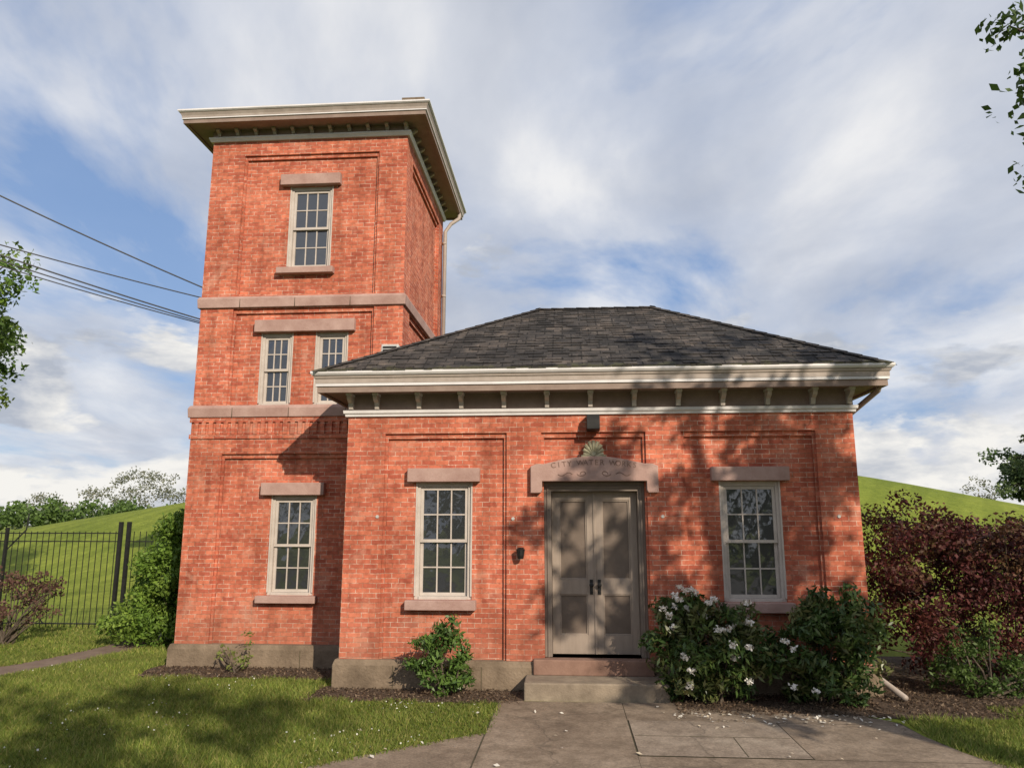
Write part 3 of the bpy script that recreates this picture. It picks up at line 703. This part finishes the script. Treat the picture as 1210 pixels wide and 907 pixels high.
tree('oak_tree',(7.8,-21.5,0),5,(7.3,-21.6,10.4),(3.2,2.6,1.8),12,6,80,.15,TG,.32,.9,seed=11)
tree('oak_tree',(1.8,-19.4,0),5,(1.5,-18.9,9.4),(3.4,2.6,1.9),13,6,80,.15,TG,.3,.9,seed=12)
tree('oak_tree',(36,48,-.3),3,(36.5,49,6.6),(4.6,3.5,3.3),20,8,110,.17,[(.08,.12,.045),(.06,.10,.035),(.10,.14,.055)],.25,.9,seed=13)
cl=[];
for i in range(26):
    x=-75+i*2.2+random.uniform(-1,1); h=random.uniform(3.4,4.6); 
    for j in range(12): cl.append((x+random.gauss(0,1.1),66+random.uniform(-2,2),max(.5,h*random.random()**.4)))
V=[leaves(clumped(cl,1.0,45),.22,.6)]; C=[pick([(.09,.15,.035),(.11,.18,.045),(.07,.12,.03)],len(cl)*45)]
cl=[]
for x,h in ((-57,6.4),(-53.5,8.4),(-50,8.0),(-46.5,7.0),(-43,7.2),(-39,7.0),(-64,5.5),(28,6),(46,7),(52,6.5),(60,6)):
    for j in range(26): cl.append((x+random.gauss(0,1.3),77+random.uniform(-2,2),h*random.uniform(.45,1)))
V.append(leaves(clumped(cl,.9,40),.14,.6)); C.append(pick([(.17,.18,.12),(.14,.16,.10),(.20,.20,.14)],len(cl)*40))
cl=[]
for i in range(220):
    x=-260+i*2.4; 
    for j in range(4): cl.append((x+random.gauss(0,1),190+random.uniform(-6,6),random.uniform(1,5.5)))
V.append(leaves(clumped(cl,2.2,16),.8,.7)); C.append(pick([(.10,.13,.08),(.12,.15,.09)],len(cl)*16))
cl=[]  # unseen tree row, added behind the camera to darken the window reflections
for i in range(70):
    x=-90+i*2.6
    for j in range(5): cl.append((x+random.gauss(0,1.4),-42+random.uniform(-3,3),random.uniform(.6,8)))
V.append(leaves(clumped(cl,2.2,22),.6,.7)); C.append(pick([(.06,.09,.03),(.08,.11,.035)],len(cl)*22))
npmesh('distant_and_added_trees',np.concatenate(V),4,M['leaf'],np.concatenate(C))
# ------------------------------------------------------------------ pole and wires
m=MB(); m.tube([(-13.1,-3.5,-.3),(-13.1,-3.5,9.9)],[.17,.11],12); m.box(-13.2,-13.0,-4.3,-2.7,9.0,9.12); m.make('utility_pole',M['wood'],None,uv=False)
m=MB()
def wire(a,b,sag,r):
    a,b=Vector(a),Vector(b); m.tube([a.lerp(b,i/24)+Vector((0,0,-4*sag*(i/24)*(1-i/24))) for i in range(25)],r,6)
wire((TX0-.02,TY0+.1,6.17),(-13.1,-3.4,9.15),.16,.012)
wire((TX0-.02,TY0+.15,6.0),(-13.0,-3.5,7.25),.12,.010)
wire((TX0-.02,TY0+.2,5.62),(-13.0,-3.45,7.5),.12,.012)
wire((TX0-.02,TY0+.2,5.58),(-13.0,-3.5,7.35),.13,.010)
wire((TX0-.02,TY0+.25,5.56),(-13.0,-3.55,7.25),.16,.009)
m.tube([(TX0-.03,TY0+.12,6.2),(TX0-.03,TY0+.12,5.5)],.02,8)
m.make('power_lines',M['wire'],None,uv=False)
# ------------------------------------------------------------------ light, sky
AZ=math.radians(32); EL=math.radians(27)
sd=Vector((math.sin(AZ)*math.cos(EL),-math.cos(AZ)*math.cos(EL),math.sin(EL)))
L=bpy.data.lights.new('sun','SUN'); L.energy=5.0; L.angle=math.radians(.5); L.color=(1,.87,.69)
lo=bpy.data.objects.new('sun',L); COL.objects.link(lo); lo.rotation_euler=sd.to_track_quat('Z','Y').to_euler(); lo.location=(10,-20,20)
W=bpy.data.worlds.new('World'); S.world=W; W.use_nodes=True; nt=W.node_tree
bg=nt.nodes['Background']; bg.inputs[1].default_value=.1
sky=N(nt,'ShaderNodeTexSky',sky_type='NISHITA'); sky.sun_disc=False; sky.sun_elevation=EL; sky.sun_rotation=math.pi-AZ
sky.air_density=1.0; sky.dust_density=.6; sky.ozone_density=1.5
tc=N(nt,'ShaderNodeTexCoord'); sp=N(nt,'ShaderNodeSeparateXYZ'); nt.links.new(tc.outputs['Generated'],sp.inputs[0])
def M2(op,a,b):
    n=N(nt,'ShaderNodeMath',operation=op)
    for i,v in enumerate((a,b)):
        if isinstance(v,(int,float)): n.inputs[i].default_value=v
        else: nt.links.new(v,n.inputs[i])
    return n.outputs[0]
zc=M2('ADD',M2('MAXIMUM',sp.outputs[2],0.0),.22)
cb=N(nt,'ShaderNodeCombineXYZ'); nt.links.new(M2('DIVIDE',sp.outputs[0],zc),cb.inputs[0]); nt.links.new(M2('DIVIDE',sp.outputs[1],zc),cb.inputs[1])
mp=N(nt,'ShaderNodeMapping'); nt.links.new(cb.outputs[0],mp.inputs[0]); mp.inputs['Rotation'].default_value=(0,0,.5); mp.inputs['Scale'].default_value=(1.05,.72,1); mp.inputs['Location'].default_value=(2.2,.7,0)
n1=noise(nt,1.3,7,.56,mp.outputs[0],.35); n2=noise(nt,2.1,7,.52,mp.outputs[0],.25)
mask=ramp(nt,[(.36,(.12,.12,.12)),(.47,(.8,.8,.8)),(.60,(1,1,1))],n1).outputs[0]
shade=ramp(nt,[(.34,(4.9,5.3,6.2)),(.5,(6.4,6.7,7.4)),(.64,(8.7,8.7,8.8))],n2).outputs[0]
skyc=mixc(nt,.6,sky.outputs[0],(1.9,3.6,7.2))
c=mixc(nt,mask,skyc,shade)
v3=N(nt,'ShaderNodeVectorMath',operation='MULTIPLY'); v3.inputs[1].default_value=(4.6,4.6,12); nt.links.new(tc.outputs['Generated'],v3.inputs[0])
n4=noise(nt,1.0,8,.55,v3.outputs[0],.2)
lowm=N(nt,'ShaderNodeMapRange'); nt.links.new(sp.outputs[2],lowm.inputs[0]); lowm.inputs[1].default_value=.05; lowm.inputs[2].default_value=.36; lowm.inputs[3].default_value=.11; lowm.inputs[4].default_value=-.20
cm=ramp(nt,[(.5,(0,0,0)),(.56,(1,1,1))],M2('ADD',n4,lowm.outputs[0])).outputs[0]
v5=N(nt,'ShaderNodeVectorMath',operation='ADD'); v5.inputs[1].default_value=(.1,.1,.5); nt.links.new(v3.outputs[0],v5.inputs[0])
n5=noise(nt,1.0,6,.6,v5.outputs[0],.2)
cc=ramp(nt,[(.42,(9.2,9.0,8.6)),(.6,(4.6,5.0,5.8))],n5).outputs[0]
c=mixc(nt,cm,c,cc)
nt.links.new(c,bg.inputs[0])
# ------------------------------------------------------------------ camera
cam=bpy.data.cameras.new('camera'); co=bpy.data.objects.new('camera',cam); COL.objects.link(co)
cam.sensor_width=36; cam.sensor_fit='HORIZONTAL'; cam.lens=880/1210*36; cam.clip_end=3000
co.location=(-.373,-10.5,2.185); co.rotation_euler=(math.radians(90+10.6),0,math.radians(4.2))
S.camera=co
S.view_settings.view_transform='Standard'; S.view_settings.look='None'; S.view_settings.exposure=0
